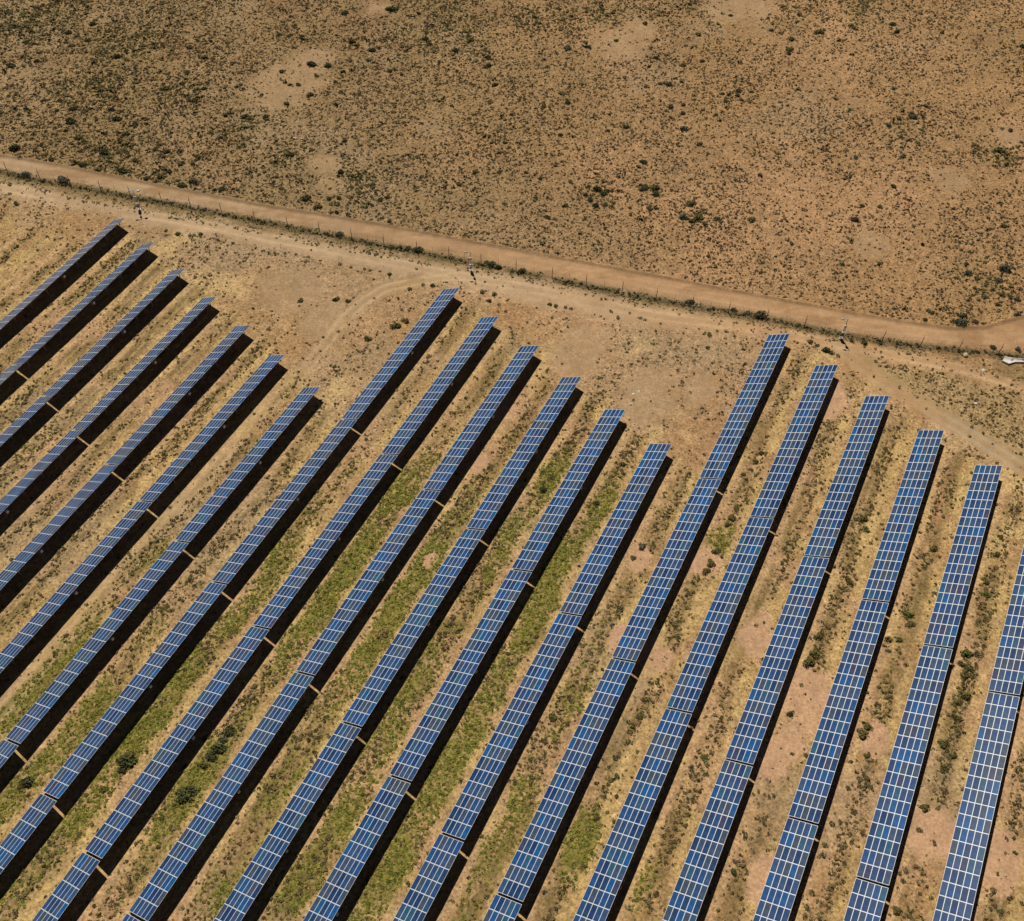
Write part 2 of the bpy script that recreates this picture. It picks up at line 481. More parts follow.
def scatter(name, xs, ys, sizes, hs, cols, templates, material, label, cat):
    allv = []; allc = []
    pick = rng.integers(0, len(templates), len(xs)); rot = rng.uniform(0, 2 * math.pi, len(xs))
    zs = terr(xs, ys) + (fbm(xs, ys, 60, 40) - .5) * np.clip((ys - 215) / 40, 0, 1) * 3.0 - .03
    for k, T in enumerate(templates):
        sel = np.where(pick == k)[0]
        if not len(sel): continue
        T = T.reshape(-1, 3)
        c, s = np.cos(rot[sel])[:, None], np.sin(rot[sel])[:, None]
        el = rng.uniform(.75, 1.25, len(sel))[:, None]
        px = T[None, :, 0] * el; py = T[None, :, 1] / el
        vx = (px * c - py * s) * sizes[sel][:, None] + xs[sel][:, None]
        vy = (px * s + py * c) * sizes[sel][:, None] + ys[sel][:, None]
        vz = T[None, :, 2] * hs[sel][:, None] + zs[sel][:, None]
        allv.append(np.stack([vx, vy, vz], -1).reshape(-1, 3))
        tint = rng.uniform(.72, 1.3, (len(sel), len(T) // 3))
        cc = cols[sel][:, None, :] * tint[..., None]
        allc.append(np.repeat(cc.reshape(-1, 3), 3, axis=0))
    v = np.concatenate(allv); cc = np.concatenate(allc); n = len(v) // 3
    me = bpy.data.meshes.new(name)
    me.vertices.add(len(v)); me.vertices.foreach_set('co', v.astype(np.float32).ravel())
    me.loops.add(len(v)); me.loops.foreach_set('vertex_index', np.arange(len(v), dtype=np.int32))
    me.polygons.add(n); me.polygons.foreach_set('loop_start', (np.arange(n) * 3).astype(np.int32))
    me.update(calc_edges=True)
    a = me.color_attributes.new('Col', 'FLOAT_COLOR', 'POINT')
    a.data.foreach_set('color', np.concatenate([cc, np.ones((len(cc), 1))], -1).astype(np.float32).ravel())
    me.materials.append(material)
    return tag(link(name, me), label, cat, kind='stuff')


leafm = attr_mat('dry_leaves')
TB = [clump_template(100 + i, 11, .8) for i in range(6)]
TS = [clump_template(200 + i, 7, .75, 1.2) for i in range(6)]
TG = [clump_template(300 + i, 9, blade=True) for i in range(6)]


def rnd_pts(n, x0, x1, y0, y1):
    x = rng.uniform(x0, x1, n); y = rng.uniform(y0, y1, n)
    z = terr(x, y)
    P = proj(np.stack([x, y, z], -1))
    k = (P[:, 0] > -60) & (P[:, 0] < W + 60) & (P[:, 1] > -50) & (P[:, 1] < Hh + 50)
    return x[k], y[k]


def jit(c, n, a=.22):
    return np.clip(C3(c)[None] * rng.uniform(1 - a, 1 + a, (n, 1)) * rng.uniform(.93, 1.07, (n, 3)), .005, .9)


# -- open scrubland beyond the outer track
x, y = rnd_pts(330000, -180, 180, 120, 275)
mm = masks(x, y)
sg = blob(x, y, SCRUBGREEN)
dn = fbm(x, y, 16, 90, 4); dl = fbm(x, y, 50, 91, 3); dm = fbm(x, y, 4, 92, 3)
west = ss(40, -90, x + (dl - .5) * 120)
p = (.56 + .12 * west + .25 * sg * ss(.35, .6, dm) + .7 * (dn - .5) + 1.0 * (dm - .5)) * (1 - .85 * ss(.35, .7, mm['bare'])) * (y > mm['yu'] + .8)
k = rng.random(len(x)) < p
x, y, west_, dn_, sg_ = x[k], y[k], west[k], dn[k], sg[k]
n = len(x)
r = rng.random(n)
size = .12 + .24 * rng.random(n) ** 3 + .09 * west_ * rng.random(n) + .04 * sg_
big = (rng.random(n) < .010 + .02 * west_ + .03 * sg_)
size = np.where(big, size + rng.uniform(.12, .42, n), size)
cdark = jit((.105, .076, .042), n, .4); colive = jit((.105, .088, .034), n, .35); cstraw = jit((.42, .30, .135), n, .25); cgrey = jit((.16, .12, .068), n, .3)
c = np.where((r < .50)[:, None], cdark, np.where((r < .68)[:, None], colive, cgrey))
sw = rng.random(n) < (.08 + .34 * west_)
c = np.where((sw & ~big)[:, None], cstraw, c)
c = np.where((rng.random(n) < .7 * sg_)[:, None], jit((.15, .128, .042), n, .35), c)
c = np.where(big[:, None], jit((.115, .105, .045), n, .35), c)
scatter('scrub', x, y, size, size * .95, c, TS, leafm, 'countless low dry scrub tufts across the open land beyond the outer track', 'scrub')

# -- plants between the rows, on the field in front of the arrays and in the east meadow
x, y = rnd_pts(560000, -130, 150, 14, 205)
mm = masks(x, y)
dn = fbm(x, y, 14, 78, 4); dm = fbm(x, y, 3.2, 95, 3); dk = mm['st2']; dm = .45 * dm + .55 * mm['st1']
lat = mm['lat']; arr = mm['arr']
lv = mm['latv']; veg = band(lv, 6.3, 8.7, .7); strip = band(lat, 8.7, 10.4, .5) + band(lat, -.3, 1.0, .4)
green = np.clip(mm['green'] * 1.35, 0, 1) * arr * band(lv, 5.3, 9.4, .6) * (1 - band(lat, 0, 4.6, .3))
roads = np.maximum(np.maximum(mm['road1'], mm['road2']), np.maximum(mm['tr_d'], mm['tr_s']))
p = arr * (.08 + .80 * veg * ss(.42, .56, dk * .5 + dm * .5) + .34 * strip * ss(.35, .6, dm) + .98 * green * ss(.28, .44, dm * .5 + dn * .5)) + (1 - arr) * (.04 + .42 * ss(.44, .64, dm * .6 + dn * .4))
ydi = np.interp(x, diag[:, 0], diag[:, 1])
mead = (y > ydi + 1) & (x > diag[0, 0] + 4) & (y < mm['iu'] - 1)
p = np.where(mead, .30 + .45 * ss(.4, .6, dm), p)
p = p * (1 - .92 * np.clip(roads, 0, 1)) * (1 - .9 * ss(.45, .7, mm['bare'])) * (y < mm['iu'] - .5)
hidden = (lat > .6) & (lat < 4.2) & (mm['past'] < 0) & (mm['k'] >= 1) & (mm['k'] <= 19)
p = np.where(hidden, p * .12, p)
k = rng.random(len(x)) < p
x, y = x[k], y[k]; n = len(x)
gk = rng.random(n) < (np.clip(green[k] * 1.6, 0, .93) * ss(.32, .48, dn[k] + (dm[k] - .5) * .5))
sk = (rng.random(n) < np.clip(.25 + .6 * strip[k] * arr[k] + .2 * (1 - arr[k]), 0, 1)) & ~gk
gx_, gy_ = x[gk], y[gk]
scatter('green_grass', gx_, gy_, rng.uniform(.16, .34, gk.sum()), rng.uniform(.08, .24, gk.sum()),
        np.where((rng.random(gk.sum()) < .5)[:, None], jit((.29, .25, .055), gk.sum(), .25), jit((.150, .160, .026), gk.sum(), .45)), TB, leafm, 'green grass and weeds growing in bands between the solar rows', 'grass')
sx_, sy_ = x[sk], y[sk]
cst = jit((.54, .39, .155), sk.sum(), .28)
orange = rng.random(sk.sum()) < .10 * ss(0, 50, sx_)
cst = np.where(orange[:, None], jit((.42, .20, .045), sk.sum(), .2), cst)
scatter('straw_grass', sx_, sy_, rng.uniform(.14, .27, sk.sum()), rng.uniform(.12, .26, sk.sum()), cst, TG, leafm, 'yellow dry straw grass along the low edges of the solar rows', 'grass')
bk = ~gk & ~sk
bx, by = x[bk], y[bk]; nb_ = bk.sum()
east = rng.random(nb_)
cb = np.where((east < .42)[:, None], jit((.155, .112, .052), nb_, .45), np.where((east < .82)[:, None], jit((.115, .100, .034), nb_, .4), jit((.30, .22, .11), nb_, .3)))
sz = .12 + .27 * rng.random(nb_) ** 2.4
scatter('weeds', bx, by, sz, sz * .9, cb, TB, leafm, 'brown and olive weeds scattered between the solar rows and in the meadow', 'weeds')

# -- the verge between the fence and the inner track
x, y = rnd_pts(90000, -170, 175, 105, 200)
yf = yline(fence_ln, x); iu = yline(inner_up, x)
dm = fbm(x, y, 2.6, 99, 3)
onf = np.exp(-((y - yf + .3) / .5) ** 2)
edge = np.exp(-((y - iu - .4) / .8) ** 2)
p = np.where((y < yf + 1.0) & (y > iu - .8), .18 + 1.8 * onf * ss(.25, .5, dm + .1) + .75 * edge * ss(.42, .6, dm) + .45 * ss(.5, .66, dm), .0)
k = rng.random(len(x)) < p
x, y, on = x[k], y[k], onf[k]; n = len(x)
sz = .16 + .22 * rng.random(n) ** 2 + .10 * on
r = rng.random(n)
c = np.where(((r < .75) & (on > .4))[:, None], jit((.080, .070, .030), n, .35), np.where((r < .4)[:, None], jit((.13, .12, .042), n, .3), jit((.32, .25, .11), n, .3)))
scatter('verge_weeds', x, y, sz, sz * 1.0, c, TB, leafm, 'dark tangled weeds running under the wire fence and along its verge', 'weeds')

# ------------------------------------------------------------------ loose gravel and clods on the scraped ground
x, y = rnd_pts(20000, -170, 170, 16, 270)
mm = masks(x, y)
k = rng.random(len(x)) < (.08 + .5 * ss(.3, .6, mm['bare'])) * (1 - .8 * mm['road1'])
x, y = x[k], y[k]; n = len(x)


def stone_template(seed):
    r = np.random.default_rng(seed)
    P = np.array([(1, 0, .2), (.3, .9, .15), (-.8, .6, .2), (-.8, -.6, .1), (.3, -.9, .2), (0, 0, .75)]) * r.uniform(.75, 1.2, (6, 1))
    return np.array([[P[i], P[(i + 1) % 5], P[5]] for i in range(5)])


s_ = .05 + .10 * rng.random(n) ** 3
scatter('gravel', x, y, s_, s_, jit((.50, .37, .26), n, .3), [stone_template(i) for i in range(4)], leafm, 'loose pale stones lying on the bare earth', 'gravel')

# ------------------------------------------------------------------ solar tables
def module_material():
    m = bpy.data.materials.new('solar_cells'); m.use_nodes = True
    nt = m.node_tree; b = nt.nodes['Principled BSDF']
    oi = nt.nodes.new('ShaderNodeObjectInfo'); r = nt.nodes.new('ShaderNodeValToRGB')
    r.color_ramp.interpolation = 'CONSTANT'
    stops = [(0, (.024, .064, .165)), (.18, (.018, .050, .130)), (.34, (.034, .076, .170)), (.48, (.042, .072, .130)), (.60, (.018, .070, .200)), (.72, (.050, .070, .110)), (.80, (.014, .042, .125)),
             (.87, (.012, .086, .240)), (.935, (.026, .090, .160)), (.975, (.044, .052, .110))]
    e = r.color_ramp.elements
    e[0].position = 0; e[0].color = (*stops[0][1], 1); e[1].position = stops[1][0]; e[1].color = (*stops[1][1], 1)
    for p, c in stops[2:]:
        k = e.new(p); k.color = (*c, 1)
    nt.links.new(oi.outputs['Random'], r.inputs['Fac'])
    # faint polycrystalline mottling and the cell grid
    tc = nt.nodes.new('ShaderNodeTexCoord'); n = nt.nodes.new('ShaderNodeTexNoise'); n.inputs['Scale'].default_value = 1.3; n.inputs['Detail'].default_value = 2
    nt.links.new(tc.outputs['Object'], n.inputs['Vector'])
    mr = nt.nodes.new('ShaderNodeMapRange'); mr.inputs['From Min'].default_value = .3; mr.inputs['From Max'].default_value = .7
    mr.inputs['To Min'].default_value = .82; mr.inputs['To Max'].default_value = 1.2; nt.links.new(n.outputs['Fac'], mr.inputs['Value'])
    br = nt.nodes.new('ShaderNodeTexBrick'); br.offset = 0; br.inputs['Scale'].default_value = 1.0
    br.inputs['Brick Width'].default_value = .156; br.inputs['Row Height'].default_value = .128; br.inputs['Mortar Size'].default_value = .004
    br.inputs['Color1'].default_value = (1, 1, 1, 1); br.inputs['Color2'].default_value = (.94, .94, .94, 1); br.inputs['Mortar'].default_value = (1.22, 1.22, 1.22, 1)
    mp = nt.nodes.new('ShaderNodeMapping'); mp.inputs['Rotation'].default_value = (0, 0, math.pi / 2)
    nt.links.new(tc.outputs['Object'], mp.inputs['Vector']); nt.links.new(mp.outputs[0], br.inputs['Vector'])
    v = nt.nodes.new('ShaderNodeVectorMath'); v.operation = 'SCALE'; nt.links.new(r.outputs['Color'], v.inputs[0]); nt.links.new(mr.outputs[0], v.inputs['Scale'])
    v2 = nt.nodes.new('ShaderNodeVectorMath'); v2.operation = 'MULTIPLY'; nt.links.new(v.outputs[0], v2.inputs[0]); nt.links.new(br.outputs['Color'], v2.inputs[1])
    nt.links.new(v2.outputs[0], b.inputs['Base Color'])
    b.inputs['Roughness'].default_value = .22; b.inputs['IOR'].default_value = 1.45
    return m


m_cell = module_material()
m_frame = mat('aluminium_frame', (.62, .64, .66), .5, .15, .4)
m_back = mat('module_backing', (.30, .30, .30), .7)
m_steel = noisy('galvanised_steel', (.30, .31, .32), (.42, .43, .44), 6, .55, .5)
m_box = mat('white_enclosure', (.85, .85, .83), .5)

ML, MWD = 1.981, SLOPE / 5 - .003       # a module lies with its long side along the row
mb = MB()
mb.box(-MWD / 2, MWD / 2, -ML / 2, ML / 2, -.04, -.004, 1)
bw = .040
# frame bars stand 4 mm proud of the glass
mb.box(-MWD / 2, -MWD / 2 + bw, -ML / 2, ML / 2, -.004, .002, 1); mb.box(MWD / 2 - bw, MWD / 2, -ML / 2, ML / 2, -.004, .002, 1)
mb.box(-MWD / 2 + bw, MWD / 2 - bw, -ML / 2, -ML / 2 + bw * 1.35, -.004, .002, 1); mb.box(-MWD / 2 + bw, MWD / 2 - bw, ML / 2 - bw * 1.35, ML / 2, -.004, .002, 1)
mb.box(-MWD / 2 + bw, MWD / 2 - bw, -ML / 2 + bw * 1.35, ML / 2 - bw * 1.35, -.004, -.001, 0)
mb.box(-MWD / 2 + .03, MWD / 2 - .03, -ML / 2 + .03, ML / 2 - .03, -.044, -.04, 2)
me_mod = mb.mesh('solar_module', [m_cell, m_frame, m_back])
LT = 19 * 1.984
tilt = math.atan2(ZH - ZL, WID)
me_rail = MB().box(-.03, .03, -LT / 2 + .05, LT / 2 - .05, -.11, -.048).mesh('rail', [m_steel])
me_raft = MB().box(-SLOPE / 2 + .25, SLOPE / 2 - .25, -.04, .04, -.22, -.112).mesh('rafter', [m_steel])
me_pf = MB().box(-.05, .05, -.04, .04, -.5, ZL + (WID * .2) * math.tan(tilt) - .2).mesh('front_post', [m_steel])
me_pr = MB().box(-.06, .06, -.05, .05, -.5, ZL + (WID * .8) * math.tan(tilt) - .2).mesh('rear_post', [m_steel])
mbx = MB()
mbx.box(-.1, .1, -.2, .2, -.27, .27); mbx.box(-.12, .12, -.22, .22, .27, .29); mbx.box(.1, .115, -.16, .16, -.22, .22)
me_box = mbx.mesh('combiner_box', [m_box])
me_lamp = MB().tube((-.08, 0, -.95), (-.08, 0, -.38), .03, 6).mesh('conduit', [m_steel])

NUM = ['first', 'second', 'third', 'fourth', 'fifth', 'sixth', 'seventh', 'eighth', 'ninth', 'tenth', 'eleventh', 'twelfth', 'thirteenth', 'fourteenth', 'fifteenth', 'sixteenth', 'seventeenth', 'eighteenth', 'nineteenth']
table_rects = []
for ri in range(19):
    s_lo = S0 + PITCH * (ri + 1) + DS[ri]
    shown = 0
    for ni in range(5):
        tf = T0[ri] - ni * LM; tn = tf - LT
        def ground_pt(t, s):
            q = U * t + V * s
            return Vector((q[0], q[1], gz(q[0], q[1])))
        P = [ground_pt(tf, s_lo), ground_pt(tn, s_lo), ground_pt(tf, s_lo + WID), ground_pt(tn, s_lo + WID)]
        hi = [P[0] + Vector((0, 0, ZL)), P[1] + Vector((0, 0, ZL)), P[2] + Vector((0, 0, ZH)), P[3] + Vector((0, 0, ZH))]
        ts = np.linspace(tn, tf, 20)
        pp = np.array([list(hi[2].lerp(hi[3], f)) for f in np.linspace(0, 1, 30)] + [list(hi[0].lerp(hi[1], f)) for f in np.linspace(0, 1, 30)])
        pr = proj(pp)
        inside = (pr[:, 0] > -1) & (pr[:, 0] < W + 1) & (pr[:, 1] > -1) & (pr[:, 1] < Hh + 1)
        if not inside.any(): continue
        yax = ((P[0] - P[1]) + (P[2] - P[3])).normalized()
        xax0 = ((P[2] - P[0]) + (P[3] - P[1])).normalized()
        zax = xax0.cross(yax).normalized(); xax = yax.cross(zax)
        cen = (P[0] + P[1] + P[2] + P[3]) / 4
        root = bpy.data.objects.new('solar_table', None); col.objects.link(root)
        root.matrix_world = Matrix(((xax.x, yax.x, zax.x, cen.x), (xax.y, yax.y, zax.y, cen.y), (xax.z, yax.z, zax.z, cen.z), (0, 0, 0, 1)))
        root.empty_display_size = 2
        place = 'at the far end' if ni == 0 else ('%s table from the far end' % NUM[ni])
        lab = ('blue solar table at the road end of the %s row from the left' % NUM[ri]) if ni == 0 else ('%s blue solar table down from the road in the %s row from the left' % (NUM[ni], NUM[ri]))
        tag(root, lab, 'solar table', 'solar tables in long parallel rows')
        zc = (ZH + ZL) / 2
        Rm = Matrix.Translation((0, 0, zc)) @ Matrix.Rotation(-tilt, 4, 'Y')
        sag = [random.uniform(-.004, .004) for _ in range(20)]
        for i in range(5):
            for j in range(19):
                o = bpy.data.objects.new('solar_module', me_mod); col.objects.link(o); o.parent = root
                o.matrix_local = Rm @ Matrix.Translation(((i - 2) * SLOPE / 5, (j - 9) * 1.984, sag[j])) @ Matrix.Rotation(random.gauss(0, .0025), 4, 'X') @ Matrix.Rotation(random.gauss(0, .0025), 4, 'Y')
        for i in range(4):
            o = link('rail', me_rail, root); o.matrix_local = Rm @ Matrix.Translation(((i - 1.5) * SLOPE / 5 * 1.1, 0, 0))
        for j in range(9):
            yy = (j - 4) * 4.4
            o = link('rafter', me_raft, root); o.matrix_local = Rm @ Matrix.Translation((0, yy, 0))
            link('front_post', me_pf, root, (-WID * .3, yy, 0)); link('rear_post', me_pr, root, (WID * .3, yy, 0))
        bxo = link('combiner_box', me_box, root, (WID * .5 - .02, .1, 1.6))
        link('conduit', me_lamp, bxo)
        shown += 1

# ------------------------------------------------------------------ wire fence beyond the inner track
m_post = mat('weathered_post', (.17, .13, .10), .8)
m_wire = mat('fence_wire', (.14, .11, .09), .8, 0)
fpts = [at(*p) for p in [(8, 172.5), (40.5, 179.5), (71, 185.5), (101.5, 191), (131, 196.5), (162, 202), (191, 207.5), (222, 213.5), (255, 220), (288, 227), (320, 233), (352, 239), (384, 245), (417, 251.5), (449, 257.5),
                        (481, 264), (516, 271), (552, 278), (586, 285), (622, 292), (656, 299), (692, 306), (728, 312.5), (766, 320), (804, 327), (843, 335), (882, 341), (920, 346), (958, 350.5), (998, 354.5), (1040, 359.5)]]
fr = bpy.data.objects.new('wire_fence', None); col.objects.link(fr)
fr.location = (fpts[0][0], fpts[0][1], gz(*fpts[0]))
tag(fr, 'long wire fence on dark posts between the two dirt tracks', 'fence')
fo = Vector(fr.location)
me_fp = MB().tube((0, 0, -.4), (0, 0, 2.35), .07, 7).tube((0, 0, 2.3), (0, .28, 2.72), .035, 6).mesh('post', [m_post])
me_ip = MB().tube((0, 0, -.3), (0, 0, 2.1), .028, 5).mesh('thin_post', [m_post])
G3 = lambda x, y, z=0: Vector((x, y, gz(x, y) + z)) - fo
for a, bq in zip(fpts[:-1], fpts[1:]):
    link('post', me_fp, fr, G3(*a))
    for q in (.5,):
        link('thin_post', me_ip, fr, G3(a[0] + (bq[0] - a[0]) * q, a[1] + (bq[1] - a[1]) * q))
link('post', me_fp, fr, G3(*fpts[-1]))
wm = MB()
for a, bq in zip(fpts[:-1], fpts[1:]):
    for z in (.15, .45, .75, 1.05, 1.35, 1.65, 1.95, 2.2):
        wm.tube(G3(a[0], a[1], z), G3(bq[0], bq[1], z), .010, 3)
    for q in np.arange(0, 1, .05):
        xx, yy = a[0] + (bq[0] - a[0]) * q, a[1] + (bq[1] - a[1]) * q
        wm.tube(G3(xx, yy, .12), G3(xx, yy, 2.0), .006, 3)
link('wire_mesh', wm.mesh('wire_mesh', [m_wire]), fr)

# ------------------------------------------------------------------ camera poles standing on the verge
m_white = mat('white_paint', (.5, .5, .5), .6)
m_dark = mat('dark_housing', (.02, .022, .026), .5)
m_mast = mat('galvanised_mast', (.36, .37, .38), .5, .5)


def security_pole(px, py, label, arm, rz):
    x, y = at(px, py)
    root = bpy.data.objects.new('security_pole', None); col.objects.link(root)
    root.location = (x, y, gz(x, y)); root.rotation_euler = (0, 0, rz)
    tag(root, label, 'camera pole', 'camera poles along the fence')
    link('mast', MB().tube((0, 0, -.3), (0, 0, 5.1), .09, 10, r2=.06).mesh('mast', [m_mast]), root)
    link('footing', MB().box(-.35, .35, -.35, .35, -.2, .14).mesh('footing', [noisy('footing_concrete', (.4, .37, .32), (.5, .46, .4), 4)]), root)
    ca = MB().box(-.95, .0, -.03, .03, 5.0, 5.08)
    ca.box(-1.15, -.6, -.12, .12, 4.78, 5.0)
    c = link('camera_housing', ca.mesh('camera_housing', [m_white]), root)
    link('camera_lens', MB().tube((-1.15, 0, 4.89), (-1.24, 0, 4.87), .08, 10).mesh('camera_lens', [m_dark]), c)
    if arm:
        a = MB().box(0, 1.0, -.03, .03, 4.5, 4.57); a.box(.75, 1.3, -.2, .2, 4.55, 4.85)
        c2 = link('camera_housing', a.mesh('camera_housing', [m_white]), root)
        link('camera_lens', MB().tube((1.3, 0, 4.7), (1.4, 0, 4.68), .10, 10).mesh('camera_lens', [m_dark]), c2)
    b1 = MB().box(-.2, .2, -.36, -.1, 3.1, 3.6); b1.box(-.23, .23, -.39, -.07, 3.6, 3.63)
    link('control_box', b1.mesh('control_box', [m_white]), root)
    b2 = MB().box(-.26, .26, -.38, -.1, 1.5, 1.85); b2.box(-.29, .29, -.41, -.07, 1.85, 1.88)
    link('battery_box', b2.mesh('battery_box', [m_white]), root)
    R_ = Matrix.Translation((0, -.35, 1.0)) @ Matrix.Rotation(math.radians(38), 4, 'X')
    p_ = MB().box(-.32, .32, -.02, .02, -.45, .35, 0, R_)
    link('solar_panel', p_.mesh('solar_panel', [m_dark]), root)


security_pole(139.5, 209.5, 'camera pole with two camera arms beside the leftmost solar row end', True, .25)
security_pole(471, 270.5, 'camera pole with white boxes above the eighth solar row near the dark fence bushes', False, .1)
security_pole(840.5, 338, 'camera pole with white boxes beside the green verge right of the tallest row', False, -.1)

# ------------------------------------------------------------------ pale drain chute at the right edge, rocks and litter
m_con = noisy('pale_concrete', (.62, .54, .48), (.72, .66, .60), 1.5, .85, bump=.2)
cp = [at(*p) for p in [(1003, 359.5), (1008, 361.5), (1014, 361), (1024, 361.5), (1040, 362.5), (1060, 364)]]
hwid = [.7, .85, .5, .4, .4, .4]
c0 = Vector((cp[0][0], cp[0][1], gz(*cp[0])))
prof = [(-1, .0), (-1, .34), (-.8, .36), (-.5, .12), (0, .05), (.5, .12), (.8, .36), (1, .34), (1, .0)]
ch = MB(); ring = []
for i, (x, y) in enumerate(cp):
    j = min(i + 1, len(cp) - 1); k_ = max(i - 1, 0)
    d = Vector((cp[j][0] - cp[k_][0], cp[j][1] - cp[k_][1], 0)).normalized(); nrm = Vector((-d.y, d.x, 0))
    rr = []
    for a, h in prof:
        P_ = Vector((x, y, gz(x, y))) + nrm * a * hwid[i] - c0 + Vector((0, 0, h * .6 + .12))
        if a == -1 or a == 1: P_.z = P_.z if h > 0 else P_.z - .4
        rr.append(len(ch.v)); ch.v.append(tuple(P_))
    ring.append(rr)
for A, B in zip(ring[:-1], ring[1:]):
    for i in range(len(prof) - 1):
        ch.f.append((A[i], A[i + 1], B[i + 1], B[i])); ch.m.append(0)
    ch.f.append((A[-1], A[0], B[0], B[-1])); ch.m.append(0)
ch.f.append(tuple(ring[0])); ch.m.append(0); ch.f.append(tuple(ring[-1][::-1])); ch.m.append(0)
o = link('drain_chute', ch.mesh('drain_chute', [m_con]), None, c0)
tag(o, 'pale concrete drain chute with a flared mouth beside the fence weeds', 'drain')


def rock_mesh(seed, mats, sx=1, sy=1, sz=.6):
    import bmesh
    r = random.Random(seed); bm = bmesh.new(); bmesh.ops.create_icosphere(bm, subdivisions=2, radius=1)
    ph = [r.uniform(0, 6) for _ in range(6)]
    for v in bm.verts:
        n_ = 1 + .22 * math.sin(v.co.x * 2.3 + ph[0]) + .18 * math.sin(v.co.y * 3.1 + ph[1]) + .12 * math.sin(v.co.z * 5 + ph[2]) + r.uniform(-.07, .07)
        v.co = Vector((v.co.x * sx * n_, v.co.y * sy * n_, max(v.co.z * sz * n_, -.25)))
    me = bpy.data.meshes.new('rock'); bm.to_mesh(me); bm.free()
    for q in mats: me.materials.append(q)
    return me


m_rock = noisy('pale_rock', (.50, .40, .27), (.62, .53, .38), 2, .9, bump=.4)
m_wrock = noisy('white_rock', (.62, .58, .54), (.75, .72, .68), 3, .9, bump=.3)
for px, py, r_, mt, lab in [(965.5, 355.5, .62, m_rock, 'large pale boulder in the fence weeds near the drain chute'), (983.5, 370, .3, m_wrock, 'small white rock in the meadow below the drain chute'),
                            (975.5, 403.5, .32, m_wrock, 'white rock standing alone in the middle of the east meadow'), (295, 138.5, .5, m_rock, 'pale upright stone on the scrubland above the grey bare patch'),
                            (633, 394, .28, m_wrock, 'pale stone, topmost in a short line of stones on bare ground'), (639, 391.5, .25, m_wrock, 'pale stone right of its neighbours on the bare ground'),
                            (631, 404, .28, m_wrock, 'pale stone, lowest of the line of stones above the thirteenth row')]:
    x, y = at(px, py)
    o = link('rock', rock_mesh(int(px), [mt], 1, .85), None, (x, y, gz(x, y))); o.scale = (r_,) * 3; o.rotation_euler = (0, 0, px)
    tag(o, lab, 'rock')

# ------------------------------------------------------------------ individual shrubs
def shrub_mesh(seed, tone):
    r = np.random.default_rng(seed)
    lobes = [(0, 0, 1.0)] + [(r.uniform(-.55, .55), r.uniform(-.55, .55), r.uniform(.45, .75)) for _ in range(4)]
    V_ = []; Cc = []
    for lx, ly, lr in lobes:
        n = int(75 * lr * lr) + 20
        for _ in range(n):
            a = r.uniform(0, 2 * math.pi); ce = r.uniform(0, 1) ** .8
            se = math.sqrt(1 - ce * ce)
            rr = lr * r.uniform(.6, 1.04) * .8
            c = np.array([lx + math.cos(a) * se * rr, ly + math.sin(a) * se * rr, .05 + ce * rr * .85])
            nrm = np.array([math.cos(a) * se, math.sin(a) * se, ce]) + r.normal(0, .5, 3); nrm /= np.linalg.norm(nrm)
            t1 = np.cross(nrm, r.normal(0, 1, 3)); t1 /= np.linalg.norm(t1); t2 = np.cross(nrm, t1)
            s = r.uniform(.08, .2)
            V_ += [c + t1 * s, c + t2 * s * .6, c - t1 * s, c - t2 * s * .6]
            k = r.uniform(.6, 1.45)
            Cc += [np.clip(np.array(tone) * k * np.array([r.uniform(.9, 1.15), 1, r.uniform(.85, 1.1)]), 0, 1)] * 4
    nleaf = len(V_) // 4
    faces = [(4 * i, 4 * i + 1, 4 * i + 2, 4 * i + 3) for i in range(nleaf)]
    # woody stems
    for _ in range(7):
        a = r.uniform(0, 2 * math.pi); b0 = len(V_); e = r.uniform(.3, .65)
        p0 = np.array([0, 0, -.1]); p1 = np.array([math.cos(a) * e, math.sin(a) * e, .5])
        for k in range(3):
            t = 2 * math.pi * k / 3; o_ = np.array([math.cos(t), math.sin(t), 0])
            V_ += [p0 + o_ * .035, p1 + o_ * .012]; Cc += [np.array((.12, .085, .055))] * 2
        for k in range(3):
            i0 = b0 + 2 * k; j0 = b0 + 2 * ((k + 1) % 3); faces.append((i0, j0, j0 + 1, i0 + 1))
    me = bpy.data.meshes.new('shrub'); me.from_pydata([tuple(v) for v in V_], [], faces)
    a = me.color_attributes.new('Col', 'FLOAT_COLOR', 'POINT')
    a.data.foreach_set('color', np.concatenate([np.array(Cc), np.ones((len(Cc), 1))], -1).astype(np.float32).ravel())
    me.materials.append(leafm)
    return me


TONES = {'dark green': (.085, .092, .038), 'olive': (.145, .130, .044), 'grey green': (.115, .120, .075), 'dark brown': (.105, .080, .052), 'bright green': (.115, .150, .034)}
SH = {t: [shrub_mesh(500 + 10 * i + j, c) for j in range(4)] for i, (t, c) in enumerate(TONES.items())}
